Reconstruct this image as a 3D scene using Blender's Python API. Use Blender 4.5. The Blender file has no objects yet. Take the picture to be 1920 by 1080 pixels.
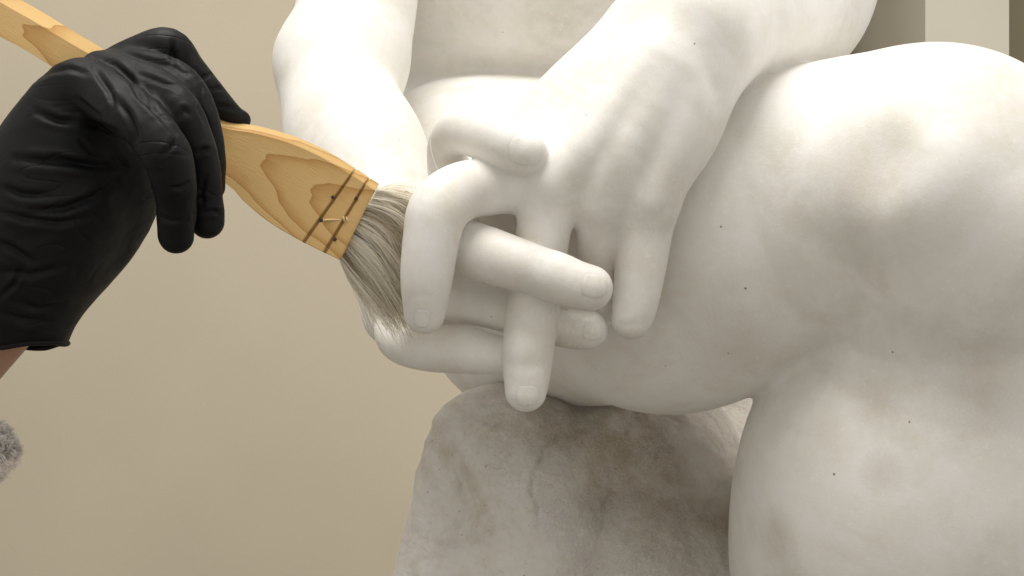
import bpy, math, random
import numpy as np
from mathutils import Vector

random.seed(7)
RNG = np.random.default_rng(7)
C = bpy.context.scene.collection

# ------------------------------------------------------------------ camera, world, lamps
CAM_Z = 1.20                      # camera height above the gallery floor
FOC = 1920 / 2 / 0.45             # focal length in photo pixels (48.5 deg lens)
cam_d = bpy.data.cameras.new('camera')
cam_d.sensor_width = 36.0
cam_d.lens = 18.0 / 0.45
cam_d.clip_start = 0.01
cam_d.clip_end = 60
cam = bpy.data.objects.new('camera', cam_d)
cam.location = (0, 0, CAM_Z)
cam.rotation_euler = (math.radians(90), 0, 0)
C.objects.link(cam)
bpy.context.scene.camera = cam

sc = bpy.context.scene
sc.view_settings.view_transform = 'Standard'
sc.view_settings.look = 'None'
sc.view_settings.exposure = 0.64
sc.view_settings.gamma = 1.0

world = bpy.data.worlds.new('World')
sc.world = world
world.use_nodes = True
bg = world.node_tree.nodes['Background']
bg.inputs['Color'].default_value = (0.81, 0.775, 0.72, 1)
sc.cycles.diffuse_bounces = 12
sc.cycles.max_bounces = 16
bg.inputs['Strength'].default_value = 0.56


def area(name, loc, target, size, power, color, size_y=None):
    d = bpy.data.lights.new(name, 'AREA')
    d.energy = power
    d.color = color
    d.shape = 'RECTANGLE'
    d.size = size
    d.size_y = size_y or size
    o = bpy.data.objects.new(name, d)
    o.location = loc
    o.rotation_euler = (Vector(target) - Vector(loc)).to_track_quat('-Z', 'Y').to_euler()
    C.objects.link(o)
    return o


area('ceiling_lamp', (-0.16, 0.27, CAM_Z + 1.25), (0.02, 0.58, CAM_Z), 0.75, 12.8, (1.0, 0.975, 0.93))
area('side_lamp', (1.25, 0.72, CAM_Z + 0.35), (0.25, 0.5, CAM_Z), 0.5, 2.2, (1.0, 0.95, 0.90))


# ------------------------------------------------------------------ helpers
def P(x, y, d):
    """a point d metres in front of the camera plane; x, y as measured on the photograph"""
    return np.array([(x - 960) / FOC * d, d, CAM_Z - (y - 540) / FOC * d])


def R(r, d):
    return r / FOC * d


def tag(o, label=None, cat=None, group=None, kind=None):
    if label: o['label'] = label
    if cat: o['category'] = cat
    if group: o['group'] = group
    if kind: o['kind'] = kind
    return o


def empty(name, loc):
    o = bpy.data.objects.new(name, None)
    o.empty_display_size = 0.02
    o.location = loc
    C.objects.link(o)
    return o


def mesh_obj(name, V, F, mat, parent=None, smooth=True):
    V = np.asarray(V, dtype=np.float64)
    if parent is not None:
        V = V - np.array(world_loc(parent))
    me = bpy.data.meshes.new(name)
    F = np.asarray(F) if not isinstance(F, list) else F
    if isinstance(F, np.ndarray):
        nv, nf, k = len(V), len(F), F.shape[1]
        me.vertices.add(nv)
        me.vertices.foreach_set('co', V.astype(np.float32).ravel())
        me.loops.add(nf * k)
        me.loops.foreach_set('vertex_index', F.astype(np.int32).ravel())
        me.polygons.add(nf)
        me.polygons.foreach_set('loop_start', np.arange(0, nf * k, k, dtype=np.int32))
        me.update(calc_edges=True)
        me.validate()
    else:
        me.from_pydata([tuple(v) for v in V], [], F)
        me.update()
    if smooth:
        me.polygons.foreach_set('use_smooth', np.ones(len(me.polygons), dtype=bool))
    me.materials.append(mat)
    o = bpy.data.objects.new(name, me)
    C.objects.link(o)
    if parent is not None:
        o.parent = parent
    return o


def world_loc(o):
    v = Vector((0, 0, 0))
    while o is not None:
        v = v + o.location
        o = o.parent
    return v


# ------------------------------------------------------------------ distance-field sculpting
def spline(pts, n=5):
    """Catmull-Rom through (x, y, d, r) rows, converted to metres"""
    Q = np.array([list(P(p[0], p[1], p[2])) + [R(p[3], p[2])] for p in pts])
    if len(Q) == 2:
        return Q
    n = max(n, int(Q[:, 3].max() / .0034)) if Q[:, 3].max() > .02 else n
    E = np.vstack([2 * Q[0] - Q[1], Q, 2 * Q[-1] - Q[-2]])
    out = []
    for i in range(1, len(E) - 2):
        for t in np.linspace(0, 1, n, endpoint=False):
            a, b, c, d = E[i - 1:i + 3]
            out.append(0.5 * (2 * b + (c - a) * t + (2 * a - 5 * b + 4 * c - d) * t * t + (3 * b - a - 3 * c + d) * t ** 3))
    out.append(E[-2])
    return np.array(out)


class Tube:
    def __init__(self, pts, n=5, sy=1.0):
        self.Q = spline(pts, n)
        self.sy = sy                       # depth scale of the section
        lo = (self.Q[:, :3] - self.Q[:, 3:]).min(0)
        hi = (self.Q[:, :3] + self.Q[:, 3:]).max(0)
        self.c = (lo + hi) / 2
        self.h = (hi - lo) / 2
        if sy > 1: self.h[1] *= sy

    def __call__(self, p):
        q = np.maximum(np.abs(p - self.c.astype(np.float32)) - self.h.astype(np.float32), 0)
        far = np.sqrt((q * q).sum(1))
        out = far + 0.02
        m = far < 0.02
        if not m.any():
            return out
        pp = p[m]
        Q = self.Q.astype(np.float32)
        best = np.full(len(pp), 9.0, np.float32)
        s = self.sy
        for i in range(len(Q) - 1):
            a, b = Q[i, :3].copy(), Q[i + 1, :3].copy()
            x = pp[:, 0] - a[0]; y = (pp[:, 1] - a[1]) / s; z = pp[:, 2] - a[2]
            bx, by, bz = b[0] - a[0], (b[1] - a[1]) / s, b[2] - a[2]
            l2 = bx * bx + by * by + bz * bz + 1e-12
            h = np.clip((x * bx + y * by + z * bz) / l2, 0, 1)
            x = x - h * bx; y = y - h * by; z = z - h * bz
            d = np.sqrt(x * x + y * y + z * z) - (Q[i, 3] + h * (Q[i + 1, 3] - Q[i, 3]))
            np.minimum(best, d, out=best)
        out[m] = best * min(1.0, s)
        return out


class Ell:
    """ellipsoid: centre (x, y, d), radii in photo px across and up, metres in depth; roll in degrees"""
    def __init__(self, x, y, d, rx, rz, ry, roll=0):
        self.c = P(x, y, d).astype(np.float32)
        self.r = np.array([R(rx, d), ry, R(rz, d)], np.float32)
        self.a = math.radians(roll)

    def __call__(self, p):
        q = p - self.c
        if self.a:
            ca, sa = math.cos(self.a), math.sin(self.a)
            x = q[:, 0] * ca - q[:, 2] * sa
            z = q[:, 0] * sa + q[:, 2] * ca
            q = np.stack([x, q[:, 1], z], 1)
        k0 = np.sqrt(((q / self.r) ** 2).sum(1))
        k1 = np.sqrt(((q / (self.r * self.r)) ** 2).sum(1)) + 1e-9
        return k0 * (k0 - 1.0) / k1


def smin(a, b, k):
    h = np.maximum(k - np.abs(a - b), 0) / k
    return np.minimum(a, b) - h * h * k * 0.25


def smax(a, b, k):
    h = np.maximum(k - np.abs(a - b), 0) / k
    return np.maximum(a, b) + h * h * k * 0.25


class U:
    """smooth union; items are fields or (field, k)"""
    def __init__(self, k, *items):
        self.k, self.items = k, items

    def __call__(self, p):
        d = None
        for it in self.items:
            k = self.k
            if isinstance(it, tuple): it, k = it
            e = it(p)
            d = e if d is None else (smin(d, e, k) if k > 0 else np.minimum(d, e))
        return d


class Cut:
    def __init__(self, base, k, *items):
        self.base, self.k, self.items = base, k, items

    def __call__(self, p):
        d = self.base(p)
        for it in self.items:
            k = self.k
            if isinstance(it, tuple): it, k = it
            d = smax(d, -it(p), k)
        return d


class Clip:
    def __init__(self, base, lo, hi):
        self.base = base
        self.c = ((np.array(lo) + np.array(hi)) / 2).astype(np.float32)
        self.h = ((np.array(hi) - np.array(lo)) / 2).astype(np.float32)

    def __call__(self, p):
        q = np.abs(p - self.c) - self.h
        return smax(self.base(p), q.max(1), 0.006)


def ev(f, p):
    out = np.empty(len(p), np.float32)
    for i in range(0, len(p), 120000):
        out[i:i + 120000] = f(p[i:i + 120000])
    return out


def polygonise(f, lo, hi, h, project=1):
    lo = np.array(lo); hi = np.array(hi)
    B = 8
    nb = np.ceil((hi - lo) / (h * B)).astype(int)
    N = nb * B
    bi = np.stack(np.meshgrid(*[np.arange(n) for n in nb], indexing='ij'), -1).reshape(-1, 3)
    bc = (lo + (bi * B + (B - 1) / 2) * h).astype(np.float32)
    dc = ev(f, bc)
    act = np.abs(dc) < h * B * 1.9
    D = np.empty(tuple(N), np.float32)
    D6 = D.reshape(nb[0], B, nb[1], B, nb[2], B)
    D6[:] = np.where(dc > 0, 1.0, -1.0).astype(np.float32).reshape(tuple(nb))[:, None, :, None, :, None]
    loc = np.stack(np.meshgrid(*[np.arange(B)] * 3, indexing='ij'), -1).reshape(-1, 3)
    ab = bi[act]
    for s in range(0, len(ab), 400):
        blk = ab[s:s + 400]
        idx = blk[:, None, :] * B + loc[None]
        pts = (lo + idx.reshape(-1, 3) * h).astype(np.float32)
        v = ev(f, pts).reshape(len(blk), B, B, B)
        D6[blk[:, 0], :, blk[:, 1], :, blk[:, 2], :] = v
    S = D < 0
    cells, pos, quads_idx, flip = [], [], [], []
    ny, nz = N[1], N[2]
    for ax in range(3):
        sl0 = [slice(None)] * 3; sl1 = [slice(None)] * 3
        sl0[ax] = slice(0, -1); sl1[ax] = slice(1, None)
        e = np.argwhere(S[tuple(sl0)] != S[tuple(sl1)])
        o1, o2 = [(1, 2), (2, 0), (0, 1)][ax]
        e = e[(e[:, o1] > 0) & (e[:, o2] > 0) & (e[:, o1] < N[o1] - 1) & (e[:, o2] < N[o2] - 1)]
        e1 = e.copy(); e1[:, ax] += 1
        a = D[e[:, 0], e[:, 1], e[:, 2]]; b = D[e1[:, 0], e1[:, 1], e1[:, 2]]
        t = a / (a - b)
        pt = e.astype(np.float64); pt[:, ax] += t
        c4 = []
        for (u, v) in ((0, 0), (1, 0), (1, 1), (0, 1)):
            c = e.copy(); c[:, o1] -= u; c[:, o2] -= v
            lin = (c[:, 0] * ny + c[:, 1]) * nz + c[:, 2]
            c4.append(lin); cells.append(lin); pos.append(pt)
        q = np.stack(c4, 1)
        inside = a < 0
        q[~inside] = q[~inside][:, ::-1]
        quads_idx.append(q)
    cells = np.concatenate(cells); pos = np.concatenate(pos)
    uq, inv = np.unique(cells, return_inverse=True)
    cnt = np.bincount(inv)
    V = np.stack([np.bincount(inv, pos[:, i]) / cnt for i in range(3)], 1)
    V = lo + V * h
    F = np.searchsorted(uq, np.concatenate(quads_idx))
    e = h * 0.6
    K = np.array([[1, -1, -1], [-1, -1, 1], [-1, 1, -1], [1, 1, 1]], np.float32)
    G = None
    for it in range(project):
        v = V.astype(np.float32)
        vals = [ev(f, v + k * e) for k in K]
        G = sum(k[None] * w[:, None] for k, w in zip(K, vals)) / (4 * e)
        n = np.sqrt((G * G).sum(1, keepdims=True)) + 1e-6
        d = sum(vals) / 4
        step = np.clip(d / n[:, 0] , -h * .7, h * .7)
        V = V - (G / n) * step[:, None]
        G = G / n
    return V, F, G


_lat = RNG.random((32, 32, 32)).astype(np.float32)


def vnoise(p, s):
    q = p / s
    i = np.floor(q).astype(int); f = q - i
    f = f * f * (3 - 2 * f)
    out = 0
    for dx in (0, 1):
        for dy in (0, 1):
            for dz in (0, 1):
                w = (f[:, 0] if dx else 1 - f[:, 0]) * (f[:, 1] if dy else 1 - f[:, 1]) * (f[:, 2] if dz else 1 - f[:, 2])
                out = out + w * _lat[(i[:, 0] + dx) % 32, (i[:, 1] + dy) % 32, (i[:, 2] + dz) % 32]
    return out * 2 - 1


# ------------------------------------------------------------------ materials
def new_mat(name):
    m = bpy.data.materials.new(name)
    m.use_nodes = True
    nt = m.node_tree
    b = nt.nodes['Principled BSDF']
    return m, nt, b


def N(nt, t, **kw):
    n = nt.nodes.new(t)
    for k, v in kw.items():
        setattr(n, k, v)
    return n


def noise(nt, co, scale, detail=4, rough=0.55, dist=0.0):
    n = N(nt, 'ShaderNodeTexNoise')
    n.inputs['Scale'].default_value = scale
    n.inputs['Detail'].default_value = detail
    n.inputs['Roughness'].default_value = rough
    n.inputs['Distortion'].default_value = dist
    nt.links.new(co, n.inputs['Vector'])
    return n.outputs['Fac']


def ramp(nt, fac, stops):
    r = N(nt, 'ShaderNodeValToRGB')
    cr = r.color_ramp
    while len(cr.elements) < len(stops): cr.elements.new(0.5)
    for e, (p, c) in zip(cr.elements, stops):
        e.position = p
        e.color = (*c, 1) if not isinstance(c, float) else (c, c, c, 1)
    nt.links.new(fac, r.inputs['Fac'])
    return r.outputs['Color']


def mix(nt, fac, a, b, mode='MIX'):
    m = N(nt, 'ShaderNodeMix', data_type='RGBA', blend_type=mode)
    for s, v in ((m.inputs['Factor'], fac), (m.inputs['A'], a), (m.inputs['B'], b)):
        if isinstance(v, (int, float)): s.default_value = v
        elif isinstance(v, tuple): s.default_value = (*v, 1)
        else: nt.links.new(v, s)
    return m.outputs['Result']


def math_n(nt, op, a, b=None):
    m = N(nt, 'ShaderNodeMath', operation=op)
    for s, v in zip(m.inputs, (a, b)):
        if v is None: continue
        if isinstance(v, (int, float)): s.default_value = v
        else: nt.links.new(v, s)
    return m.outputs[0]


def bump(nt, b, height, dist, strength=1.0, prev=None):
    n = N(nt, 'ShaderNodeBump')
    n.inputs['Distance'].default_value = dist
    n.inputs['Strength'].default_value = strength
    nt.links.new(height, n.inputs['Height'])
    if prev is not None: nt.links.new(prev, n.inputs['Normal'])
    nt.links.new(n.outputs['Normal'], b.inputs['Normal'])
    return n.outputs['Normal']


def geo_pos(nt):
    return N(nt, 'ShaderNodeNewGeometry').outputs['Position']


def spots(nt, co, pts, soft=0.35):
    """small dark pits at given places on the stone"""
    acc = None
    wob = noise(nt, co, 900, 1)
    for (p, r) in pts:
        d = N(nt, 'ShaderNodeVectorMath', operation='DISTANCE')
        nt.links.new(co, d.inputs[0])
        d.inputs[1].default_value = tuple(p)
        dd = math_n(nt, 'ADD', d.outputs['Value'], math_n(nt, 'MULTIPLY', math_n(nt, 'SUBTRACT', wob, 0.5), r * 1.2))
        mr = N(nt, 'ShaderNodeMapRange')
        mr.inputs['From Min'].default_value = r * (1 + soft)
        mr.inputs['From Max'].default_value = r * (1 - soft)
        nt.links.new(dd, mr.inputs['Value'])
        acc = mr.outputs[0] if acc is None else math_n(nt, 'MAXIMUM', acc, mr.outputs[0])
    return acc


def marble_mat(pits, stains):
    m, nt, b = new_mat('white_marble')
    co = geo_pos(nt)
    base = ramp(nt, noise(nt, co, 14, 5, 0.6, 0.6), [(0.30, (0.64, 0.615, 0.55)), (0.50, (0.745, 0.73, 0.68)), (0.70, (0.80, 0.785, 0.75))])
    cloud = ramp(nt, noise(nt, co, 55, 6, 0.65, 0.3), [(0.42, 0.0), (0.68, 0.7)])
    base = mix(nt, cloud, base, (0.82, 0.795, 0.79))
    warm = ramp(nt, noise(nt, co, 24, 6, 0.7, 1.0), [(0.52, 0.0), (0.70, 0.5)])
    base = mix(nt, warm, base, (0.70, 0.64, 0.545))
    fine = ramp(nt, noise(nt, co, 420, 3, 0.6), [(0.58, 0.0), (0.70, 0.35)])
    base = mix(nt, fine, base, (0.86, 0.85, 0.82))
    if stains:
        st = spots(nt, co, stains, 0.95)
        base = mix(nt, math_n(nt, 'MULTIPLY', st, 0.38), base, (0.47, 0.41, 0.33))
    if pits:
        base = mix(nt, math_n(nt, 'MULTIPLY', spots(nt, co, pits), 0.85), base, (0.10, 0.08, 0.07))
    nt.links.new(base, b.inputs['Base Color'])
    b.inputs['Roughness'].default_value = 0.48
    nt.links.new(ramp(nt, noise(nt, co, 60, 4), [(0.3, 0.42), (0.7, 0.6)]), b.inputs['Roughness'])
    b.inputs['Specular IOR Level'].default_value = 0.3
    b.inputs['Subsurface Weight'].default_value = 0.35
    b.inputs['Subsurface Radius'].default_value = (1.0, 0.85, 0.65)
    b.inputs['Subsurface Scale'].default_value = 0.003
    n1 = bump(nt, b, noise(nt, co, 90, 4, 0.6), 0.0006, 0.35)
    bump(nt, b, noise(nt, co, 1100, 2, 0.5), 0.00012, 0.5, n1)
    return m


# ------------------------------------------------------------------ the marble figure
def hit(f, x, y, d0=.40, d1=.75):
    """the nearest stone surface along one line of sight"""
    t = np.arange(d0, d1, .0005)
    pts = np.array([P(x, y, d) for d in t], np.float32)
    v = f(pts)
    k = np.argmax(v < 0)
    return P(x, y, t[k])


# thigh, knee and calf; belly and hip; rows are (x, y, distance, radius)
thigh = Tube([(985, 590, .700, 185), (1120, 545, .655, 215), (1290, 470, .580, 284), (1480, 402, .547, 268), (1650, 362, .522, 262), (1762, 345, .500, 256), (1830, 425, .488, 245)], 4)
calf = Tube([(1790, 400, .505, 235), (1785, 620, .525, 250), (1775, 760, .540, 300), (1735, 930, .562, 353), (1702, 1150, .610, 320), (1720, 1450, .67, 270)], 4)
ham = Ell(1250, 552, .585, 225, 212, .070, 0)
belly = Ell(930, -95, .775, 300, 256, .085)
belly2 = Ell(1080, -60, .785, 260, 225, .085)
loins = U(.03, Ell(1040, 380, .76, 340, 228, .095), Ell(860, 372, .76, 215, 212, .092))
chest = Ell(1000, -420, .80, 400, 330, .12)
hip = Ell(1000, 585, .72, 185, 172, .085)
leg = U(.02, thigh, (ham, .016), (calf, .006), (Ell(1725, 500, .520, 215, 215, .064), .022), (Ell(1700, 330, .455, 110, 90, .022), .03))
dk = hit(leg, 1612, 300)[1]
leg = Cut(leg, .034, Ell(1612, 300, dk - .003, 58, 44, .0065))
body = U(.012, Cut(U(.03, belly, belly2, (chest, .05), (Ell(800, 90, .81, 170, 190, .06), .03)), .03, Tube([(770, 95, .682, 30), (880, 110, .676, 28)], 3), (Tube([(800, 45, .668, 8), (960, 55, .662, 8), (1090, 60, .668, 8)], 3), .02)), (loins, .011))
trunk = U(.012, body, (hip, .02), leg)

# left-hand arm: elbow, forearm, hand behind
forearm_a = U(.016,
    Tube([(690, -420, .70, 118), (680, -180, .69, 112), (672, -20, .675, 112), (655, 90, .655, 112), (640, 125, .645, 108)], 5),
    Tube([(640, 120, .645, 110), (640, 200, .625, 112), (672, 290, .60, 130), (705, 370, .575, 112), (735, 440, .555, 92)], 5),
    Ell(582, 115, .655, 48, 60, .022, 10))
palm_a = U(.014,
    Tube([(735, 440, .550, 88), (745, 520, .540, 78), (760, 590, .535, 60)], 4),
    Tube([(790, 430, .540, 60), (800, 520, .530, 60)], 3),
    Tube([(790, 590, .545, 50), (870, 606, .545, 46), (960, 625, .545, 46)], 3),
    Tube([(690, 480, .565, 34), (705, 545, .560, 36), (725, 600, .550, 40)], 4))
thumb_a = Tube([(850, 420, .540, 50), (846, 340, .528, 44), (838, 275, .512, 37), (866, 245, .492, 45), (915, 255, .476, 49), (950, 272, .469, 46), (984, 288, .4665, 43)], 5)
index_a = Tube([(770, 430, .520, 50), (830, 452, .492, 53), (900, 474, .474, 54), (960, 493, .468, 50.5), (1008, 508, .465, 47), (1042, 520, .463, 48.5), (1078, 533, .462, 45.5), (1106, 540, .462, 43.5)], 5)
middle_a = Tube([(770, 540, .530, 44), (850, 556, .510, 47), (920, 574, .500, 42), (1000, 600, .492, 38), (1070, 616, .488, 38), (1104, 619, .487, 36.5)], 5)
ring_a = Tube([(738, 590, .535, 34), (750, 632, .520, 45), (800, 652, .502, 44), (868, 655, .492, 45), (920, 664, .488, 38), (960, 668, .487, 36)], 5)
arm_a = U(.010, forearm_a, palm_a, (thumb_a, .008), (index_a, .004), (middle_a, .0015), (ring_a, .0015))

# right-hand arm: forearm over the thigh, back of the hand, fingers hanging
forearm_b = Tube([(1300, 62, .508, 112), (1395, 28, .548, 148), (1466, -10, .592, 168), (1482, -150, .61, 168), (1480, -420, .63, 170)], 5)
back_b = U(.016,
    Ell(1000, 318, .484, 40, 40, .010),
    Tube([(1275, 60, .500, 92), (1150, 190, .492, 70), (1050, 290, .486, 50), (985, 345, .486, 47)], 4),
    Tube([(1285, 70, .496, 90), (1190, 210, .484, 66), (1090, 305, .478, 52), (1040, 348, .478, 47)], 4),
    Tube([(1300, 80, .496, 84), (1230, 230, .482, 66), (1155, 320, .478, 52), (1125, 362, .480, 46)], 4),
    Tube([(1310, 100, .500, 72), (1290, 230, .490, 66), (1245, 325, .484, 56), (1222, 372, .480, 50)], 4),
    Tube([(1190, 66, .512, 62), (1142, 112, .508, 62), (1072, 176, .503, 62), (1025, 222, .498, 56), (985, 300, .496, 50)], 4),
    Tube([(1090, 250, .545, 90), (1010, 400, .600, 105), (960, 500, .62, 80)], 4),
    Tube([(1010, 390, .600, 110), (930, 400, .605, 105), (860, 420, .605, 90)], 4))
deep_b = U(.012, Tube([(870, 345, .548, 48), (940, 335, .548, 55), (1010, 335, .545, 62)], 3, 1.9),
    Tube([(1010, 335, .535, 66), (1120, 350, .535, 72), (1225, 370, .53, 62)], 3, 1.9))
tendons = U(.004,
    Tube([(1225, 110, .474, 22), (1110, 260, .468, 14), (1040, 345, .468, 10)], 4),
    Tube([(1250, 130, .474, 22), (1180, 270, .4675, 13), (1125, 375, .470, 10)], 4),
    Tube([(1285, 150, .478, 20), (1260, 280, .472, 13), (1222, 380, .472, 10)], 4))
index_b = Tube([(985, 342, .486, 46), (930, 350, .480, 52), (868, 358, .470, 55), (824, 392, .461, 57.5), (809, 445, .459, 53.5), (800, 520, .460, 49.5), (797, 575, .463, 41), (796, 588, .464, 39)], 5)
middle_b = Tube([(1034, 360, .478, 50), (1022, 415, .480, 51), (1010, 500, .482, 50), (998, 590, .480, 50.5), (991, 648, .477, 49), (989, 676, .477, 47.5), (988, 704, .476, 44), (986, 733, .475, 39.5)], 5)
ring_b = Tube([(1122, 380, .480, 46), (1119, 430, .486, 41), (1120, 500, .494, 39), (1118, 585, .500, 36)], 5)
pinky_b = Tube([(1216, 390, .482, 52), (1208, 450, .482, 50), (1198, 520, .482, 47), (1190, 575, .482, 42), (1184, 600, .482, 37)], 5)
fingers_b = U(.0025, index_b, middle_b, ring_b, pinky_b)
arm_b = U(.012, U(.020, forearm_b, back_b, (deep_b, .006)), (tendons, .016), (fingers_b, .0065))

LO = P(420, 540, .9); 
figure = U(.0012, U(.003, trunk, arm_b), arm_a)
FLO = (-0.175, 0.385, CAM_Z - 0.20)
FHI = (0.300, 0.90, CAM_Z + 0.20)
figure = Clip(figure, FLO, FHI)

statue = empty('marble_statue', (0.1, 0.6, CAM_Z - 0.22))
tag(statue, 'white marble statue of a seated nude figure with interlaced fingers clasped before its raised knee', 'statue')
V, F, G = polygonise(figure, np.array(FLO) - .004, np.array(FHI) + .004, 0.0013, 2)


def crease_disp(V, G, creases, ws=1.0, ds=1.0, field=None):
    """soft folds along polylines on the side that faces the room"""
    px = 960 + V[:, 0] / V[:, 1] * FOC
    py = 540 - (V[:, 2] - CAM_Z) / V[:, 1] * FOC
    front = np.clip(-G[:, 1] * 2.2, 0, 1)
    disp = np.zeros(len(V))
    for pts, dep, hw in creases:
        pts = np.array(pts, float); hw = hw * ws; dep = dep * ds
        lo = pts.min(0) - hw * 5; hi = pts.max(0) + hw * 5
        sel = np.nonzero((px > lo[0]) & (px < hi[0]) & (py > lo[1]) & (py < hi[1]))[0]
        if field is not None:
            dd = np.array([hit(field, x, y)[1] for x, y in pts])
            sel = sel[np.abs(V[sel, 1] - dd.mean()) < max(.010, dd.max() - dd.min())]
        qx, qy = px[sel], py[sel]
        best = np.full(len(sel), 1e9); ta = np.zeros(len(sel))
        n = len(pts) - 1
        for i in range(n):
            a, b = pts[i], pts[i + 1]
            ab = b - a
            t = np.clip(((qx - a[0]) * ab[0] + (qy - a[1]) * ab[1]) / (ab @ ab), 0, 1)
            d = np.hypot(qx - a[0] - t * ab[0], qy - a[1] - t * ab[1])
            m = d < best
            best = np.where(m, d, best)
            ta = np.where(m, (i + t) / n, ta)
        fade = np.sin(np.pi * np.clip(ta, .04, .96)) ** .6
        disp[sel] -= .001 * dep * fade * np.exp(-(best / hw) ** 2) * front[sel]
        disp[sel] += .0003 * dep * fade * np.exp(-((best - 1.9 * hw) / (hw * 1.1)) ** 2) * front[sel]
    return disp




fig_creases = [([(1006, 480), (1012, 500), (1012, 525)], .22, 6), ([(905, 283), (925, 292), (940, 305)], .5, 8),
    ([(948, 684), (990, 690), (1032, 682)], .2, 10), ([(1322, 95), (1332, 145), (1350, 190)], .9, 17),
    ([(1065, 240), (1078, 320), (1085, 385)], .45, 16), ([(1155, 280), (1158, 370), (1166, 420)], .45, 15),
    ([(1152, 606), (1175, 612), (1205, 604)], .3, 7), ([(1800, 640), (1850, 730), (1900, 770)], .8, 60),
    ([(1640, 690), (1652, 800), (1655, 900)], .6, 50),
    ([(775, 560), (790, 552), (812, 556)], .2, 6), ([(590, 60), (640, 140), (668, 220)], 1.2, 30),
    ([(855, 455), (862, 480), (858, 505)], .4, 7), ([(820, 95), (860, 120), (900, 110)], 1.5, 26)]
V = V + G * crease_disp(V, G, fig_creases, field=figure)[:, None]

pit_list = [(1352, 425, 3.2), (1398, 540, 3.4), (1302, 82, 2.2), (1100, 217, 2.4), (990, 758, 2.6), (1365, 662, 2.4),
            (1248, 686, 2.0), (1674, 660, 2.8), (1705, 791, 2.6), (1564, 889, 3.2), (1654, 1057, 2.0), (943, 60, 2.6),
            (922, 594, 2.4), (1062, 581, 2.4), (748, 263, 1.8), (898, 222, 2.0), (1420, 150, 1.8)]
pits = [(hit(figure, x, y), R(r * .72, .48)) for x, y, r in pit_list]
stain_list = [(1640, 765, 30), (1655, 885, 26), (1618, 312, 50), (1850, 735, 70), (1460, 1000, 34), (1370, 660, 70)]
stains = [(hit(figure, x, y), R(r, .48)) for x, y, r in stain_list]
M_marble = marble_mat(pits, stains)
fig = mesh_obj('figure', V, F, M_marble, statue)

# fingernails carved on the visible fingertips: a shallow convex plate let into the tip


def fingernail(cx, cy, ang, L, W, lift=.00016):
    """ang: direction from nail root to fingertip in the picture plane, degrees, y down"""
    c = hit(figure, cx, cy)
    g = []
    for k in np.eye(3, dtype=np.float32):
        e = .003
        g.append((figure((c + k * e)[None].astype(np.float32)) - figure((c - k * e)[None].astype(np.float32)))[0])
    nrm = np.array(g); nrm /= np.linalg.norm(nrm)
    a = math.radians(ang)
    t = np.array([math.cos(a), 0, -math.sin(a)]); t = t - nrm * t.dot(nrm); t /= np.linalg.norm(t)
    s = np.cross(nrm, t)
    d = c[1]
    L = R(L, d); W = R(W, d)
    n, m = 22, 22
    pts, edge = [], []
    for i in range(n):
        for j in range(m):
            u = -1 + 2 * i / (n - 1); v = -1 + 2 * j / (m - 1)
            # squircle mapping
            uu = u * math.sqrt(1 - .49 * v * v); vv = v * math.sqrt(1 - .49 * u * u)
            w = 1 - .10 * uu
            pts.append(c + t * uu * L + s * vv * W * w + nrm * .004)
            edge.append(max(abs(u), abs(v)))
    pts = np.array(pts, np.float32); edge = np.array(edge)
    for _ in range(12):
        pts = pts - nrm.astype(np.float32) * figure(pts)[:, None] * .8
    r = edge
    q = np.clip((r - .74) / .26, 0, 1)
    off = lift - (q ** 1.6) * (lift + .0004)
    pts = pts + nrm * off[:, None]
    Fq = [(i * m + j, (i + 1) * m + j, (i + 1) * m + j + 1, i * m + j + 1) for i in range(n - 1) for j in range(m - 1)]
    mesh_obj('fingernail', pts, np.array(Fq), M_marble, fig)


fingernail(986, 282, 14, 36, 30, .00024)
fingernail(1116, 536, 6, 29, 26)
fingernail(791, 598, 100, 23, 17)
fingernail(990, 744, 92, 24, 25)
fingernail(1112, 622, 5, 22, 19)

# ------------------------------------------------------------------ the rock it sits on
rock_f = U(.02,
    Tube([(905, 842, .640, 104), (880, 960, .640, 118), (860, 1150, .640, 125), (850, 1400, .65, 130)], 4),
    Tube([(985, 845, .640, 98), (1000, 1000, .625, 130), (980, 1250, .62, 150)], 4),
    Tube([(1100, 880, .670, 135), (1150, 1100, .650, 160), (1150, 1350, .65, 180)], 4),
    Tube([(1250, 880, .690, 150), (1300, 1100, .670, 180)], 4),
    Tube([(1420, 870, .74, 130), (1480, 1100, .70, 160)], 4),
    Ell(1200, 960, .78, 420, 240, .12))
RLO = (-0.16, 0.50, CAM_Z - 0.30); RHI = (0.26, 0.90, CAM_Z - 0.03)
rock_f = Clip(rock_f, RLO, RHI)


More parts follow.
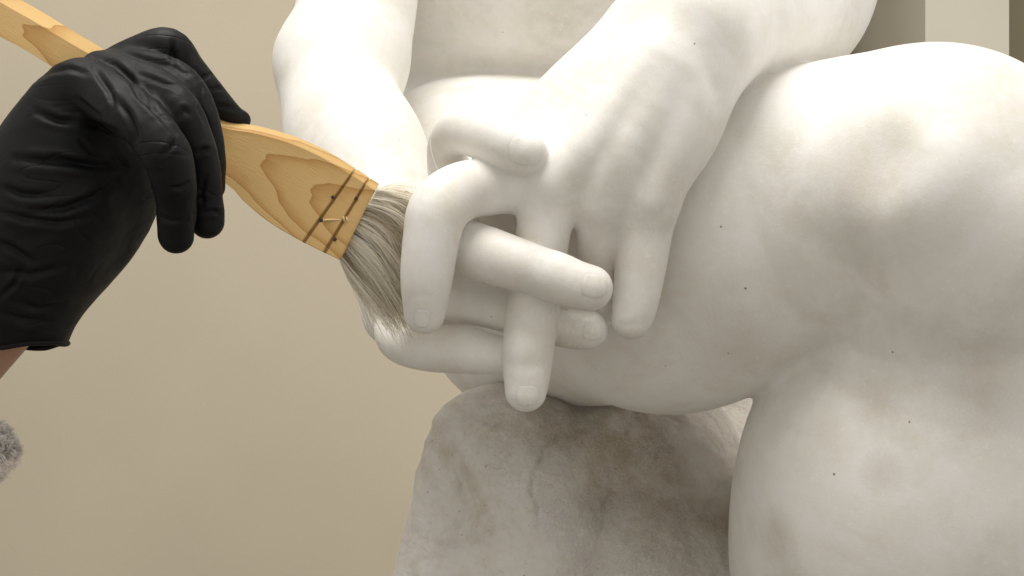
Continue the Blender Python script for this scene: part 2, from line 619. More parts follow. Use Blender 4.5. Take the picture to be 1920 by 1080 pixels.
def rock_mat():
    m, nt, b = new_mat('rough_marble')
    co = geo_pos(nt)
    base = ramp(nt, noise(nt, co, 22, 6, 0.62, 0.8), [(0.32, (0.56, 0.515, 0.43)), (0.48, (0.69, 0.655, 0.59)), (0.66, (0.74, 0.715, 0.69))])
    cloud = ramp(nt, noise(nt, co, 95, 8, 0.75, 0.5), [(0.46, 0.0), (0.64, 0.6)])
    base = mix(nt, cloud, base, (0.74, 0.715, 0.70))
    lil = ramp(nt, noise(nt, co, 34, 5, .6), [(.5, 0.0), (.65, .45)])
    base = mix(nt, lil, base, (.62, .57, .57))
    vein = N(nt, 'ShaderNodeTexNoise')
    vein.inputs['Scale'].default_value = 8; vein.inputs['Detail'].default_value = 3; vein.inputs['Distortion'].default_value = 1.5
    nt.links.new(co, vein.inputs['Vector'])
    v = ramp(nt, math_n(nt, 'ABSOLUTE', math_n(nt, 'SUBTRACT', vein.outputs['Fac'], 0.5)), [(0.0, 0.08), (0.006, 0.0)])
    base = mix(nt, v, base, (0.26, 0.22, 0.18))
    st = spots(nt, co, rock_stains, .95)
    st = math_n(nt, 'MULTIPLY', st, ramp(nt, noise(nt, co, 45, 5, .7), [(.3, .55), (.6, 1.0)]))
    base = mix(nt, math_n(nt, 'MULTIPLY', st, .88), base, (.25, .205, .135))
    da = N(nt, 'ShaderNodeAttribute'); da.attribute_name = 'dirt'
    dm = math_n(nt, 'MULTIPLY', da.outputs['Fac'], ramp(nt, noise(nt, co, 120, 4, .7), [(.40, .0), (.65, .55)]))
    base = mix(nt, dm, base, (.30, .25, .19))
    lit = spots(nt, co, rock_lit, .95)
    base = mix(nt, math_n(nt, 'MULTIPLY', lit, .8), base, (.78, .75, .68))
    sp = ramp(nt, noise(nt, co, 300, 2, 0.5), [(0.70, 0.0), (0.76, 0.6)])
    base = mix(nt, sp, base, (0.33, 0.28, 0.23))
    nt.links.new(base, b.inputs['Base Color'])
    b.inputs['Roughness'].default_value = 0.62
    b.inputs['Specular IOR Level'].default_value = 0.3
    b.inputs['Subsurface Weight'].default_value = 0.2
    b.inputs['Subsurface Scale'].default_value = 0.002
    n1 = bump(nt, b, noise(nt, co, 150, 8, 0.78), 0.0032, 0.65)
    vo = N(nt, 'ShaderNodeTexVoronoi'); vo.inputs['Scale'].default_value = 260
    nt.links.new(co, vo.inputs['Vector'])
    bump(nt, b, vo.outputs['Distance'], 0.0010, 0.6, n1)
    return m


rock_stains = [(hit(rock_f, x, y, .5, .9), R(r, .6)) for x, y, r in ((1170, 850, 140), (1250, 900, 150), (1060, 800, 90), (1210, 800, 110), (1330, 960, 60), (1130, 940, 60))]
rock_lit = [(hit(rock_f, x, y, .5, .9), R(r, .6)) for x, y, r in ((1410, 800, 85), (1370, 860, 70), (960, 1060, 45))]  # upper-right spots paint in the light that falls on the rock there
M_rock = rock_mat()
V, F, G = polygonise(rock_f, np.array(RLO) - .004, np.array(RHI) + .004, 0.0014, 1)
dsp = .0042 * vnoise(V, .040) + .0022 * vnoise(V + 3, .016) + .0007 * vnoise(V + 5, .006) + .0004 * vnoise(V + 9, .003)
V = V + G * dsp[:, None]
cracks = [([(1080, 785), (1050, 812), (1020, 840), (1012, 868), (1000, 890), (994, 920), (1003, 950), (1004, 985), (1012, 1012)], 1.8, 5.5),
    ([(1128, 850), (1138, 880), (1145, 905), (1133, 940), (1135, 975), (1122, 1015)], 1.6, 5.5), ([(1135, 980), (1180, 970), (1240, 964)], 1.2, 5),
    ([(880, 880), (866, 900), (860, 925), (855, 960)], 1.4, 7), ([(1150, 868), (1135, 856), (1120, 862)], 1.2, 6), ([(1060, 812), (1090, 806), (1115, 812)], 1.4, 6),
    ([(1225, 788), (1250, 782), (1282, 790)], 1.2, 5), ([(1155, 955), (1162, 966)], 1.6, 5), ([(1168, 1012), (1182, 1018)], 1.3, 5), ([(1290, 898), (1300, 903)], 1.0, 5)]
cd = crease_disp(V + .0015 * np.stack([vnoise(V, .008), 0 * V[:, 0], vnoise(V + 2, .008)], 1), G, cracks, .8, .6)
V = V + G * (cd + crease_disp(V, G, [([(870, 900), (862, 1000), (850, 1100)], 2.0, 22), ([(980, 800), (960, 860), (930, 900)], 1.5, 30)]))[:, None]
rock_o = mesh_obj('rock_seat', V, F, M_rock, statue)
ca = rock_o.data.attributes.new('dirt', 'FLOAT', 'POINT')
ca.data.foreach_set('value', np.clip(-cd / .0010, 0, 1).astype(np.float32))

# ------------------------------------------------------------------ the gloved hand
H0 = .395
glove_f = U(.008,
    U(.016,
      Tube([(12, 640, .445, 98), (30, 540, .438, 122), (75, 440, .430, 130), (110, 340, .425, 128), (145, 250, .424, 96), (170, 190, .424, 62)], 5),
      Tube([(150, 470, .450, 70), (215, 400, .447, 72), (240, 330, .440, 66)], 4),
      Tube([(22, 420, .425, 68), (84, 275, .415, 54), (120, 182, .410, 44), (138, 162, .408, 38)], 4)),
    (Tube([(165, 160, .410, 46), (235, 205, .397, 48), (296, 262, .389, 47), (322, 320, .392, 42), (330, 385, .400, 36), (328, 440, .407, 32)], 5), .006),
    (Tube([(190, 135, .422, 40), (270, 160, .412, 42), (332, 203, .404, 40), (366, 268, .406, 35), (384, 340, .412, 30), (388, 415, .418, 29)], 5), .003),
    (Tube([(200, 130, .430, 36), (280, 130, .424, 34), (342, 155, .418, 33), (380, 215, .418, 28), (396, 290, .424, 26), (398, 350, .430, 24)], 5), .003),
    (Tube([(190, 140, .440, 36), (262, 108, .436, 40), (316, 90, .434, 37), (352, 130, .440, 33), (402, 188, .450, 29), (434, 218, .456, 23), (450, 226, .459, 20)], 5), .003))


def glove_mat():
    m, nt, b = new_mat('black_nitrile')
    co = geo_pos(nt)
    nt.links.new(ramp(nt, noise(nt, co, 60, 3), [(0.3, (0.0025, 0.0025, 0.0035)), (0.7, (0.006, 0.0058, 0.0068))]), b.inputs['Base Color'])
    nt.links.new(ramp(nt, noise(nt, co, 90, 3), [(0.3, 0.52), (0.7, 0.66)]), b.inputs['Roughness'])
    b.inputs['Specular IOR Level'].default_value = 0.22
    n1 = bump(nt, b, noise(nt, co, 60, 2, 0.5, 0.8), 0.0008, 0.4)
    mp = N(nt, 'ShaderNodeMapping'); mp.inputs['Rotation'].default_value = (0, math.radians(-22), 0); mp.inputs['Scale'].default_value = (26, 40, 95)
    nt.links.new(co, mp.inputs['Vector'])
    r1 = noise(nt, mp.outputs[0], 0.8, 1, .4, 0.9)
    rg = math_n(nt, 'ABSOLUTE', math_n(nt, 'SUBTRACT', r1, 0.5))
    sh = ramp(nt, rg, [(0.0, 0.0), (0.035, 0.75), (0.16, 1.0)])
    msk = ramp(nt, noise(nt, co, 45, 2), [(.42, 0.0), (.60, 1.0)])
    n2 = bump(nt, b, math_n(nt, 'MULTIPLY', sh, msk), 0.0009, 0.35, n1)
    bump(nt, b, noise(nt, co, 2500, 2, 0.5), 0.00012, 0.5, n2)
    return m


M_glove = glove_mat()
person = empty('person', P(-60, 700, .445))
tag(person, 'person reaching in from the left in a black glove, holding the wide brush', 'person')

GLO = P(-150, 760, .46); GHI = P(520, 0, .46)
GLO = (GLO[0], .33, GLO[2]); GHI = (GHI[0], .53, GHI[2] + .01)
V, F, G = polygonise(glove_f, GLO, GHI, 0.0008, 1)

# folds: polylines measured on the glove; each is pressed in (or raised) with a soft profile
creases = [  # (points, depth mm, half width px)
    ([(176, 108), (215, 122), (246, 150), (262, 180), (300, 215), (330, 250)], 1.3, 7),
    ([(176, 128), (205, 170), (214, 205)], 1.4, 7), ([(216, 182), (240, 215), (250, 245), (252, 275)], 1.5, 8),
    ([(145, 185), (175, 210), (190, 220)], 1.0, 6),
    ([(70, 212), (110, 226), (140, 230)], 1.5, 8), ([(155, 230), (190, 236), (215, 250)], 1.5, 8),
    ([(30, 298), (80, 302), (150, 308), (185, 312), (230, 312)], 1.7, 10),
    ([(95, 292), (130, 300), (165, 310)], 1.0, 6),
    ([(150, 265), (170, 285), (185, 293)], 0.9, 6),
    ([(0, 350), (40, 365), (95, 368)], 1.1, 9),
    ([(60, 396), (120, 392), (170, 372), (215, 340)], 1.5, 9),
    ([(0, 398), (50, 410), (110, 418), (160, 408)], 1.2, 8),
    ([(0, 455), (30, 470), (60, 490)], 1.2, 8), ([(42, 500), (25, 535), (0, 560)], 1.1, 6),
    ([(0, 510), (60, 515), (120, 500)], .9, 9),
    ([(0, 585), (40, 600), (90, 600)], 1.0, 9), ([(20, 560), (70, 580), (120, 570)], 0.8, 8),
    ([(222, 95), (270, 112), (320, 122), (350, 140)], 1.0, 6),
    ([(262, 140), (300, 152), (335, 165)], 1.0, 6),
    ([(325, 80), (322, 100), (325, 120)], 1.3, 7), ([(375, 148), (392, 140), (400, 132)], 1.2, 6),
    ([(390, 170), (408, 164), (420, 168)], 1.3, 5), ([(400, 200), (425, 200), (445, 205)], .8, 6),
    ([(272, 170), (285, 190), (290, 205)], .9, 6), ([(305, 290), (322, 275), (326, 262)], 1.1, 6),
    ([(322, 352), (338, 352), (352, 342)], 1.2, 5), ([(355, 215), (345, 205), (340, 218)], .8, 6),
    ([(370, 290), (382, 280), (392, 282)], 1.0, 6), ([(378, 160), (372, 200), (392, 240)], .8, 5),
    ([(380, 400), (400, 395), (410, 400)], .8, 5), ([(385, 330), (378, 360), (380, 390)], .8, 5),
    ([(300, 405), (320, 415), (345, 412)], .7, 6), ([(355, 380), (375, 372), (390, 378)], .6, 5),
    ([(68, 150), (90, 135), (130, 128), (170, 140)], 0.8, 7),
]
disp = crease_disp(V, G, creases, .78, 1.15)
py = 540 - (V[:, 2] - CAM_Z) / V[:, 1] * FOC
# loose film: stretched, directional waviness across the back of the hand
ax = np.stack([V[:, 0] * 1.0 + V[:, 2] * .35, V[:, 1], V[:, 2] * 2.4 - V[:, 0] * .9], 1)
wrist = np.clip((py - 180) / 200, 0.15, 1)
disp += (.0012 * vnoise(ax, .026) + .0003 * vnoise(ax + 7, .011)) * wrist
V = V + G * disp[:, None]
# cut the film open at the cuff, where it ends in a rolled bead
cuff_a = P(-40, 590, .44); cuff_n = P(-40, 640, .44) - P(-15, 560, .44)
nn = np.array([.02, 0, -1.0]); nn /= np.linalg.norm(nn)
cuff_p = P(70, 652, .44)
s = (V - cuff_p) @ nn + .0026 * vnoise(V, .012)
keep = (s < 0)
Fk = F[keep[F].all(1)]
used = np.unique(Fk); remap = -np.ones(len(V), int); remap[used] = np.arange(len(used))
Vk = V[used]; Fk = remap[Fk]

arm = Tube([(50, 520, .440, 70), (0, 590, .445, 76), (-70, 660, .450, 84), (-190, 780, .46, 100), (-300, 890, .47, 105)], 5)
m_skin, nt, b = new_mat('skin')
co = geo_pos(nt)
nt.links.new(ramp(nt, noise(nt, co, 50, 5), [(0.3, (0.36, 0.20, 0.13)), (0.7, (0.46, 0.27, 0.19))]), b.inputs['Base Color'])
b.inputs['Roughness'].default_value = 0.5
b.inputs['Subsurface Weight'].default_value = 0.15
b.inputs['Subsurface Scale'].default_value = 0.004
bump(nt, b, noise(nt, co, 700, 3), 0.0003, 0.5)
alo = P(-360, 1180, .47); ahi = P(150, 430, .47)
Va, Fa, Ga = polygonise(arm, (alo[0], .38, alo[2]), (ahi[0], .53, ahi[2]), .003, 1)
armo = mesh_obj('forearm', Va, Fa, m_skin, person)
glove = mesh_obj('glove', Vk, Fk, M_glove, person)
glove['label'] = 'wrinkled black disposable glove'
# rolled bead along the cut edge
from collections import Counter, defaultdict
ec = Counter()
for i in range(4):
    e = np.sort(np.stack([Fk[:, i], Fk[:, (i + 1) % 4]], 1), 1)
    ec.update(map(tuple, e))
bd = [k for k, v in ec.items() if v == 1]
adj = defaultdict(list)
for a, b_ in bd: adj[a].append(b_); adj[b_].append(a)
seen = set(); loops = []
for s0 in adj:
    if s0 in seen: continue
    path = [s0]; seen.add(s0); cur = s0
    while True:
        nx = [q for q in adj[cur] if q not in seen]
        if not nx: break
        cur = nx[0]; seen.add(cur); path.append(cur)
    loops.append(path)


def tube_mesh(path, rad, sides=8, closed=False, taper=None):
    path = np.asarray(path, float); n = len(path)
    T = np.gradient(path, axis=0) if not closed else np.roll(path, -1, 0) - np.roll(path, 1, 0)
    T /= np.linalg.norm(T, axis=1, keepdims=True) + 1e-12
    ref = np.array([0, 1.0, 0.05])
    A = np.cross(T, ref); A /= np.linalg.norm(A, axis=1, keepdims=True) + 1e-9
    Bv = np.cross(T, A)
    r = np.full(n, rad) if taper is None else rad * np.asarray(taper)
    th = np.arange(sides) / sides * 2 * np.pi
    V = path[:, None] + r[:, None, None] * (np.cos(th)[None, :, None] * A[:, None] + np.sin(th)[None, :, None] * Bv[:, None])
    F = []
    for i in range(n if closed else n - 1):
        k = (i + 1) % n
        for j in range(sides):
            F.append((i * sides + j, k * sides + j, k * sides + (j + 1) % sides, i * sides + (j + 1) % sides))
    return V.reshape(-1, 3), np.array(F)


loops = [l for l in loops if len(l) > 40]
if loops:
    lp = Vk[max(loops, key=len)]
    for _ in range(14): lp = (np.roll(lp, 1, 0) + lp + np.roll(lp, -1, 0)) / 3
    bv, bf = tube_mesh(lp[::2], .0011, 8, True)
    mesh_obj('cuff_bead', bv, bf, M_glove, glove)

# ------------------------------------------------------------------ the wooden brush
brush = empty('wide_brush', P(560, 360, .45))
tag(brush, 'flat pale wooden brush with two grooves and soft cream bristles, held against the statue fingers', 'brush')


def wood_mat():
    m, nt, b = new_mat('pine_wood')
    g = N(nt, 'ShaderNodeTexCoord')
    co = g.outputs['UV']
    sep = N(nt, 'ShaderNodeSeparateXYZ'); nt.links.new(co, sep.inputs[0])
    # cathedral grain: stretched parabolic rings along the board
    wn = N(nt, 'ShaderNodeTexNoise'); wn.inputs['Scale'].default_value = 2.2; wn.inputs['Detail'].default_value = 2
    mp = N(nt, 'ShaderNodeMapping'); mp.inputs['Scale'].default_value = (0.7, 2.2, 1)
    nt.links.new(co, mp.inputs['Vector']); nt.links.new(mp.outputs[0], wn.inputs['Vector'])
    v = math_n(nt, 'SUBTRACT', sep.outputs['Y'], 0.06)
    v2 = math_n(nt, 'MULTIPLY', math_n(nt, 'MULTIPLY', v, v), -6.5)
    u = math_n(nt, 'SUBTRACT', sep.outputs['X'], GRAIN_U)
    ph = math_n(nt, 'ADD', math_n(nt, 'ADD', u, v2), math_n(nt, 'MULTIPLY', math_n(nt, 'SUBTRACT', wn.outputs['Fac'], .5), 0.5))
    fr = math_n(nt, 'FRACT', math_n(nt, 'MULTIPLY', ph, 2.1))
    ring = ramp(nt, fr, [(0.0, (0.57, 0.385, 0.155)), (0.02, (0.36, 0.18, 0.05)), (0.10, (0.43, 0.24, 0.07)), (0.40, (0.545, 0.355, 0.135)), (0.95, (0.58, 0.39, 0.16))])
    fib = N(nt, 'ShaderNodeTexNoise'); fib.inputs['Scale'].default_value = 30; fib.inputs['Detail'].default_value = 5
    mf = N(nt, 'ShaderNodeMapping'); mf.inputs['Scale'].default_value = (0.25, 6, 6)
    nt.links.new(co, mf.inputs['Vector']); nt.links.new(mf.outputs[0], fib.inputs['Vector'])
    col = mix(nt, ramp(nt, fib.outputs['Fac'], [(0.35, 0.25), (0.65, 0.0)]), ring, (0.50, 0.28, 0.10))
    da = N(nt, 'ShaderNodeAttribute'); da.attribute_name = 'dirt'
    col = mix(nt, math_n(nt, 'MULTIPLY', da.outputs['Fac'], .7), col, (0.20, 0.095, 0.025))
    nt.links.new(col, b.inputs['Base Color'])
    b.inputs['Roughness'].default_value = 0.5
    b.inputs['Specular IOR Level'].default_value = 0.35
    bump(nt, b, fib.outputs['Fac'], 0.0003, 0.5)
    return m


# outline of the front face as seen in the picture, at its real distance
top_px = [(-220, -142), (-60, -36), (0, 3), (60, 37), (120, 73), (180, 108), (250, 151), (330, 196), (412, 236), (480, 249), (545, 267), (600, 291), (655, 323), (704, 355)]
bot_px = [(-260, -52), (-100, 25), (0, 70), (40, 93), (85, 118), (125, 143), (200, 195), (290, 262), (375, 325), (430, 345), (455, 375), (500, 415), (560, 452), (637, 490)]
bot_px = [(-260, -75), (-100, 12), (0, 69), (42, 92), (90, 121), (140, 155), (200, 200), (290, 265), (372, 312), (430, 351), (458, 380), (503, 417), (562, 452), (637, 489)]


def board_d(x): return .425 + (x - 130) / 560 * .040


ns = 6; nw = 24
def resamp(px_, n):
    a = np.array(px_, float)
    t = np.linspace(0, len(a) - 1, n)
    out = []
    for tt in t:
        i = min(int(tt), len(a) - 2); f = tt - i
        p0 = a[max(i - 1, 0)]; p1 = a[i]; p2 = a[i + 1]; p3 = a[min(i + 2, len(a) - 1)]
        out.append(.5 * (2 * p1 + (p2 - p0) * f + (2 * p0 - 5 * p1 + 4 * p2 - p3) * f * f + (3 * p1 - p0 - 3 * p2 + p3) * f ** 3))
    return np.array(out)


n_u = 900
TT = resamp(top_px, n_u); BB = resamp(bot_px, n_u)
A3 = np.array([P(x, y, board_d(x)) for x, y in TT]); B3 = np.array([P(x, y, board_d(x) - .001) for x, y in BB])
thick = np.stack([np.full(n_u, .0006), np.full(n_u, .0085), np.interp((TT[:, 0] + BB[:, 0]) / 2, [0, 200, 600], [.0050, .0046, .0032])], 1)
up = A3[-1] - B3[-1]
rows = []; uvs = []
def groove(x_t, vv):  # two sawn grooves, given by distance to the bristle end
    g = 0
    return g
L_ = np.concatenate([[0], np.cumsum(np.linalg.norm(np.diff((A3 + B3) / 2, axis=0), axis=1))])
ends = L_[-1] - L_
# cross-section loop: front face (bottom to top), rounded top edge, back face, rounded bottom edge
sect = []
for j in range(nw + 1):
    sect.append((j / nw, 0.0))
sect_f = [(v, 0) for v in np.linspace(.015, .985, nw)] + [(.997, .06), (1.0, .16), (1.0, .5), (1.0, .84), (.997, .96)] + [(v, 1.0) for v in np.linspace(.985, .015, 8)] + [(.003, .96), (0.0, .84), (0, .5), (0, .16), (.003, .06)]
ns = len(sect_f)
Vb = np.zeros((n_u, ns, 3)); UV = np.zeros((n_u, ns, 2))
frontn = np.cross(A3[-1] - B3[-1], np.array([1.0, .1, -.5])); frontn /= np.linalg.norm(frontn)
if frontn[1] > 0: frontn = -frontn
for j, (v, w) in enumerate(sect_f):
    base = B3 + (A3 - B3) * v + thick * w
    if w == 0 or w >= .99 or True:
        gr = np.exp(-((ends - .0058) / .00055) ** 4) + np.exp(-((ends - .0138) / .00055) ** 4)
        bow = 0
        if w < .2: base = base - frontn * (gr * .0011)[:, None]
        elif v > .99 : base = base - np.array([0, 0, 1.0]) * (gr * .0006)[:, None]
    Vb[:, j] = base
    UV[:, j, 0] = L_ / .05; UV[:, j, 1] = (v - .5) * np.linalg.norm(A3 - B3, axis=1) / .05 + w * .1
Fb = []
for i in range(n_u - 1):
    for j in range(ns):
        k = (j + 1) % ns
        Fb.append((i * ns + j, i * ns + k, (i + 1) * ns + k, (i + 1) * ns + j))
Fb.append(tuple(range(ns))); Fb.append(tuple((n_u - 1) * ns + j for j in reversed(range(ns))))
mid_px = (TT[:, 0] + BB[:, 0]) / 2
GRAIN_U = float(np.interp(482, mid_px, L_) / .05)
M_wood = wood_mat()
handle = mesh_obj('handle', Vb.reshape(-1, 3), [tuple(f) for f in Fb], M_wood, brush, smooth=False)
dt = np.zeros((n_u, ns)); dt[:, :nw + 3] = (np.exp(-((ends - .0058) / .0007) ** 2) + np.exp(-((ends - .0138) / .0007) ** 2))[:, None]
dt[:, :nw] += .5 * np.exp(-(ends / .0006))[:, None]
ha = handle.data.attributes.new('dirt', 'FLOAT', 'POINT')
ha.data.foreach_set('value', np.clip(dt, 0, 1).ravel().astype(np.float32))
uvl = handle.data.uv_layers.new(name='UVMap')
vi = np.empty(len(handle.data.loops), np.int32); handle.data.loops.foreach_get('vertex_index', vi)
uvl.data.foreach_set('uv', UV.reshape(-1, 2)[vi].astype(np.float32).ravel())

# stitch holes, and the light thread let through them
m_dark, nt, b = new_mat('dark_hole'); b.inputs['Base Color'].default_value = (0.03, 0.02, 0.012, 1); b.inputs['Roughness'].default_value = .8
m_thr, nt, b = new_mat('thread'); b.inputs['Base Color'].default_value = (0.55, 0.40, 0.20, 1); b.inputs['Roughness'].default_value = .7


_fv = Vb[:, :nw].reshape(-1, 3)
_fx = 960 + _fv[:, 0] / _fv[:, 1] * FOC; _fy = 540 - (_fv[:, 2] - CAM_Z) / _fv[:, 1] * FOC


def on_board(x, y, off=0.0):
    k = np.argsort(np.hypot(_fx - x, _fy - y))[:4]
    return P(x, y, _fv[k, 1].min()) + frontn * off, frontn


for (x, y) in ((624, 370), (668, 372), (602, 413), (628, 449)):
    p, n = on_board(x, y, .0)
    sv, sf = [], []
    t1 = np.cross(n, [0, 0, 1.0]); t1 /= np.linalg.norm(t1); t2 = np.cross(n, t1)
    for kk, (rr, hh) in enumerate(((.0008, .0008), (.00075, .0010), (.0004, .0011))):
        for j in range(10):
            a = j / 10 * 2 * math.pi
            sv.append(p + n * hh * .4 + t1 * rr * math.cos(a) * random.uniform(.85, 1.1) + t2 * rr * math.sin(a))
    for kk in range(2):
        for j in range(10):
            sf.append((kk * 10 + j, kk * 10 + (j + 1) % 10, kk * 10 + 10 + (j + 1) % 10, kk * 10 + 10 + j))
    sf.append(tuple(range(20, 30)))
    mesh_obj('stitch_hole', sv, sf, m_dark, handle)
p0, n = on_board(606, 413, .00025); p1, _ = on_board(646, 412, .00025)
pm = [(p0 + (p1 - p0) * t) - n * .0006 * abs(2 * t - 1) ** 6 for t in np.linspace(0, 1, 9)]
tv, tf = tube_mesh(pm, .00045, 8); mesh_obj('thread', tv, tf, m_thr, handle)
for (xa, ya, xb, yb) in ((644, 406, 646, 418), (649, 406, 651, 417)):
    p0, n = on_board(xa, ya, -.0002); p1, _ = on_board(xb, yb, -.0002)
    pm = [(p0 + (p1 - p0) * t) + n * .0006 * math.sin(math.pi * t) for t in np.linspace(0, 1, 7)]
    tv, tf = tube_mesh(pm, .0004, 6); mesh_obj('thread', tv, tf, m_thr, handle)


# hair helper: many tapered three-sided strands in one mesh, tone per strand
def hair_mesh(name, paths, rads, tones, mat, parent=None):
    paths = np.array(paths); n, k, _ = paths.shape
    T = np.gradient(paths, axis=1); T /= np.linalg.norm(T, axis=2, keepdims=True) + 1e-9
    ref = RNG.normal(size=(n, 1, 3)); A = np.cross(T, ref); A /= np.linalg.norm(A, axis=2, keepdims=True) + 1e-9
    Bv = np.cross(T, A)
    prof = np.linspace(1, .18, k) ** .7
    Vs = np.zeros((n, k, 2, 3))
    for j in range(2):
        a = j * np.pi
        Vs[:, :, j] = paths + (np.cos(a) * A + np.sin(a) * Bv) * (rads[:, None] * prof[None])[..., None]
    base = (np.arange(n) * k * 2)[:, None]
    i = np.arange(k - 1)[None, :] * 2
    F = np.stack([base + i, base + i + 1, base + i + 3, base + i + 2], -1).reshape(-1, 4)
    o = mesh_obj(name, Vs.reshape(-1, 3), F, mat, parent, smooth=False)
    ca = o.data.color_attributes.new('tone', 'FLOAT_COLOR', 'POINT')
    cols = np.repeat(np.concatenate([tones, np.ones((n, 1))], 1), k * 2, axis=0)
    ca.data.foreach_set('color', cols.astype(np.float32).ravel())
    o['kind'] = 'stuff'
    return o


def hair_mat(name):
    m, nt, b = new_mat(name)
    a = N(nt, 'ShaderNodeAttribute'); a.attribute_name = 'tone'
    nt.links.new(a.outputs['Color'], b.inputs['Base Color'])
    b.inputs['Roughness'].default_value = 0.5
    b.inputs['Specular IOR Level'].default_value = 0.35
    tr = N(nt, 'ShaderNodeBsdfTranslucent'); nt.links.new(a.outputs['Color'], tr.inputs['Color'])
    mx = N(nt, 'ShaderNodeMixShader'); mx.inputs[0].default_value = 0.6
    nt.links.new(b.outputs[0], mx.inputs[1]); nt.links.new(tr.outputs[0], mx.inputs[2])
    nt.links.new(mx.outputs[0], nt.nodes['Material Output'].inputs['Surface'])
    return m


M_hair = hair_mat('goat_hair')
# strands leave the end of the board and bend down against the stone fingers
guides = [  # v along the end (0 = bottom corner, 1 = top corner): picture-plane path, distance
    (0.00, [(637, 487, .4680), (652, 512, .470), (682, 548, .474), (722, 598, .484)]),
    (0.20, [(650, 462, .4675), (682, 492, .469), (720, 535, .474), (750, 602, .485)]),
    (0.45, [(667, 430, .4670), (706, 450, .468), (744, 495, .473), (764, 560, .484)]),
    (0.70, [(684, 395, .4665), (722, 405, .468), (760, 436, .472), (778, 500, .482)]),
    (0.88, [(697, 370, .4660), (736, 370, .468), (772, 384, .473), (796, 430, .482)]),
    (1.00, [(706, 354, .4660), (742, 358, .469), (778, 364, .476), (806, 384, .482)])]
gv = np.array([g[0] for g in guides]); gp = np.array([g[1] for g in guides], float)
K = 9
paths, rads, tones = [], [], []
nclump = 240
cv = RNG.random(nclump); cw = RNG.random(nclump)
cjit = RNG.normal(size=(nclump, 3)); ctone = RNG.random(nclump)
for s_ in range(4600):
    c = RNG.integers(nclump)
    v = np.clip(cv[c] + RNG.normal() * .014, 0, 1); w = np.clip(cw[c] + RNG.normal() * .05, 0, 1)
    ctl = np.array([[np.interp(v, gv, gp[:, i, q]) for q in range(3)] for i in range(4)])
    ctl[:, 2] += (w - .2) * np.array([.008, .012, .014, .014])
    spread = np.array([0, 1, 2.2, 3.2])
    ctl[:, 0] += spread * (cjit[c, 0] * 3.4 + RNG.normal() * 1.9)
    ctl[:, 1] += spread * (cjit[c, 1] * 3.4 + RNG.normal() * 2.1)
    ctl[:, 2] += spread * (cjit[c, 2] * .0005)
    ln = np.clip(RNG.normal(.92, .13), .45, 1.15)
    t = np.linspace(0, ln, K)
    bern = np.stack([(1 - t) ** 3, 3 * t * (1 - t) ** 2, 3 * t * t * (1 - t), t ** 3], 1)
    q = bern @ ctl
    ww = np.sin(t * 8 + cjit[c, 0] * 5 + RNG.normal() * .5) * 2.6 * t
    q[:, 0] += ww * .7; q[:, 1] -= ww
    paths.append(np.stack([(q[:, 0] - 960) / FOC * q[:, 2], q[:, 2], CAM_Z - (q[:, 1] - 540) / FOC * q[:, 2]], 1))
    rads.append(RNG.uniform(.00010, .00030))
    base = np.array([.975, .945, .87]) * RNG.uniform(.90, 1.03)
    if ctone[c] > .93: base = np.array([.66, .57, .44]) * RNG.uniform(.6, 1.1)
    if RNG.random() < .02: base = np.array([.22, .17, .12])
    tones.append(base)
# pale solid wedge added under the loose hairs to reflect light and brighten them
vv = np.linspace(.06, .94, 22); tt = np.linspace(0, .80, 16)
cvs, cfs = [], []
for side, dz in ((0, .0022), (1, .0075)):
    for v in vv:
        ctl = np.array([[np.interp(v, gv, gp[:, i, q]) for q in range(3)] for i in range(4)])
        for t in tt:
            q = np.array([(1 - t) ** 3, 3 * t * (1 - t) ** 2, 3 * t * t * (1 - t), t ** 3]) @ ctl
            pin = (1 - (t / .80) ** 3) * (1 - abs(2 * v - 1) ** 4)
            dd = q[2] + .0048 + (dz - .0048) * pin
            cvs.append(P(q[0], q[1], dd))
nvv, ntt = len(vv), len(tt)
for side in (0, 1):
    o_ = side * nvv * ntt
    for i in range(nvv - 1):
        for j in range(ntt - 1):
            f_ = (o_ + i * ntt + j, o_ + (i + 1) * ntt + j, o_ + (i + 1) * ntt + j + 1, o_ + i * ntt + j + 1)
            cfs.append(f_ if side else f_[::-1])
m_bounce, nt, b = new_mat('bounce_cream')
co = geo_pos(nt)
nt.links.new(ramp(nt, noise(nt, co, 500, 3), [(.3, (.80, .75, .65)), (.6, (.93, .90, .83))]), b.inputs['Base Color'])
b.inputs['Roughness'].default_value = .8
mesh_obj('bounce_wedge', cvs, np.array(cfs), m_bounce, brush)
hair_mesh('bristles', paths, np.array(rads), np.array(tones), M_hair, brush)

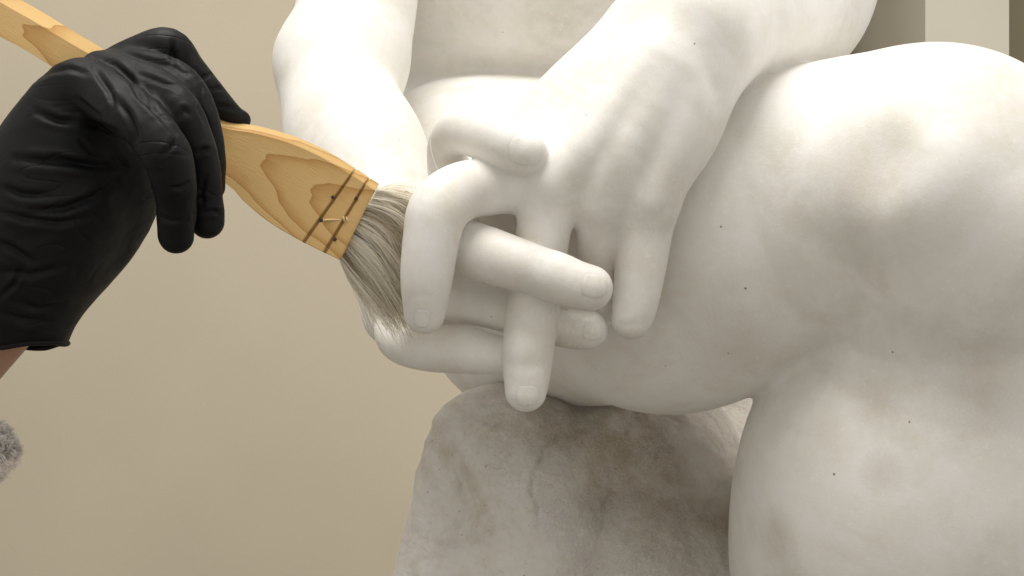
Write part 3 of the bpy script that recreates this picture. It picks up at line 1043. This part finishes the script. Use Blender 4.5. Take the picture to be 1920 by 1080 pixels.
# ------------------------------------------------------------------ fluffy duster tip, lower left
duster = empty('fluffy_duster', P(-60, 850, .42))
tag(duster, 'fluffy grey and white duster head poking in at the lower left edge', 'duster')
paths, rads, tones = [], [], []
for lk in range(230):
    th = RNG.uniform(-1.5, 1.5); ph = RNG.uniform(-1.3, 1.0)
    x0 = -42 + math.cos(th) * math.cos(ph) * 68; y0 = 846 - math.sin(th) * 48
    d0 = .424 + math.sin(ph) * math.cos(th) * .011
    ang = math.atan2(y0 - 846, x0 + 42) + RNG.normal() * .35 + .35; curl = RNG.normal() * 1.6; L = RNG.uniform(11, 22)
    g0 = (.98 if y0 > 856 else .70) + RNG.normal() * .07
    if y0 > 884: g0 -= .12
    for st in range(34):
        jx, jy, jd = RNG.normal(size=3) * (2.6, 2.6, .0007)
        l2 = L * RNG.uniform(.6, 1.05)
        pp = []
        cx, cy = x0 + jx, y0 + jy
        for k in range(7):
            t = k / 6
            pp.append(P(cx + jx * t * .6, cy + jy * t * .6, d0 + jd - .0015 * t))
            a_ = ang + curl * t
            cx += math.cos(a_) * l2 / 6; cy += math.sin(a_) * l2 / 6
        paths.append(pp); rads.append(RNG.uniform(.00010, .00022))
        g = min(.985, max(.35, g0 * RNG.uniform(.9, 1.06)))
        tones.append(np.array([g, g * .965, g * .93]))
d_core = []
core = U(.004, Ell(-52, 848, .426, 66, 44, .008))
c0, c1 = P(-140, 930, .43), P(40, 780, .43)
Vc, Fc, Gc = polygonise(core, (c0[0], .40, c0[2]), (c1[0], .45, c1[2]), .0012, 1)
m_core, nt, b = new_mat('duster_felt')
co = geo_pos(nt)
nt.links.new(ramp(nt, noise(nt, co, 250, 5), [(0.35, (0.66, 0.63, 0.6)), (0.65, (0.88, 0.86, 0.83))]), b.inputs['Base Color'])
b.inputs['Roughness'].default_value = .9
bump(nt, b, noise(nt, co, 500, 4), .002, 1.0)
sv, sf = tube_mesh([P(-50 - 90 * t, 848 + 30 * t, .424 + .004 * t) for t in np.linspace(0, 3, 8)], .004, 10)
mesh_obj('stick', sv, sf, M_wood, duster)
mesh_obj('core', Vc, Fc, m_core, duster)
hair_mesh('fluff', paths, np.array(rads), np.array(tones), M_hair, duster)

# ------------------------------------------------------------------ cobweb-fine thread by the thumb
pm = [P(807 + 3 * t - 6 * math.sin(math.pi * t) * .2 + 17 * t * t, 262 + 66 * t, .495 - .012 * t) for t in np.linspace(0, 1, 12)]
m_web, nt, b = new_mat('pale_fibre'); b.inputs['Base Color'].default_value = (.85, .84, .8, 1)
tv, tf = tube_mesh(pm, .00006, 5)
tag(mesh_obj('loose_fibre', tv, tf, m_web), 'hair-thin pale fibre hanging from the bent thumb to the index finger of the statue', 'fibre')


# ------------------------------------------------------------------ gallery wall behind
def box(V, F, x0, x1, y0, y1, z0, z1):
    b = len(V)
    V += [(x0, y0, z0), (x1, y0, z0), (x1, y1, z0), (x0, y1, z0), (x0, y0, z1), (x1, y0, z1), (x1, y1, z1), (x0, y1, z1)]
    F += [(b, b + 3, b + 2, b + 1), (b + 4, b + 5, b + 6, b + 7), (b, b + 1, b + 5, b + 4), (b + 1, b + 2, b + 6, b + 5), (b + 2, b + 3, b + 7, b + 6), (b + 3, b, b + 4, b + 7)]


def wall_mat(name, col):
    m, nt, b = new_mat(name)
    co = geo_pos(nt)
    c0 = tuple(x * .95 for x in col); c1 = tuple(x * 1.04 for x in col)
    nt.links.new(ramp(nt, noise(nt, co, 3, 3), [(0.3, c0), (0.7, c1)]), b.inputs['Base Color'])
    b.inputs['Roughness'].default_value = .75
    b.inputs['Specular IOR Level'].default_value = .2
    bump(nt, b, noise(nt, co, 260, 3), .0006, .35)
    return m


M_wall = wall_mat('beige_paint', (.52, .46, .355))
M_pil = wall_mat('cream_paint', (.56, .53, .44))
D = 1.55
V, F = [], []
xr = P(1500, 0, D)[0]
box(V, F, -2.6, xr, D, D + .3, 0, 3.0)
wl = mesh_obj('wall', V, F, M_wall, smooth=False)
tag(wl, 'plain beige painted gallery wall filling the left background', 'wall', kind='structure')
V, F = [], []
xp = P(1735, 0, D + .02)[0]; xq = P(1892, 0, D + .02)[0]
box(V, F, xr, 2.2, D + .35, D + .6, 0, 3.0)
wn = mesh_obj('recessed_wall', V, F, wall_mat('shaded_beige', (.27, .24, .16)), smooth=False)  # same beige wall, with the shade of the recess darkened into its colour
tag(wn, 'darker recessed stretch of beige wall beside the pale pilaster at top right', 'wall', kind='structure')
V, F = [], []
box(V, F, xp, xq, D + .02, D + .349, 0, 3.0)
pl = mesh_obj('pilaster', V, F, M_pil, smooth=False)
tag(pl, 'pale cream vertical pilaster behind the statue knee at top right', 'pilaster')

V, F = [], []
box(V, F, -2.6, 2.2, -1.2, D - .002, -.1, 0)  # floor out of view, added to block ambient light from below
fl = mesh_obj('floor', V, F, wall_mat('brown_floor', (.20, .175, .135)), smooth=False)
tag(fl, 'brown gallery floor below the frame', 'floor', kind='structure')
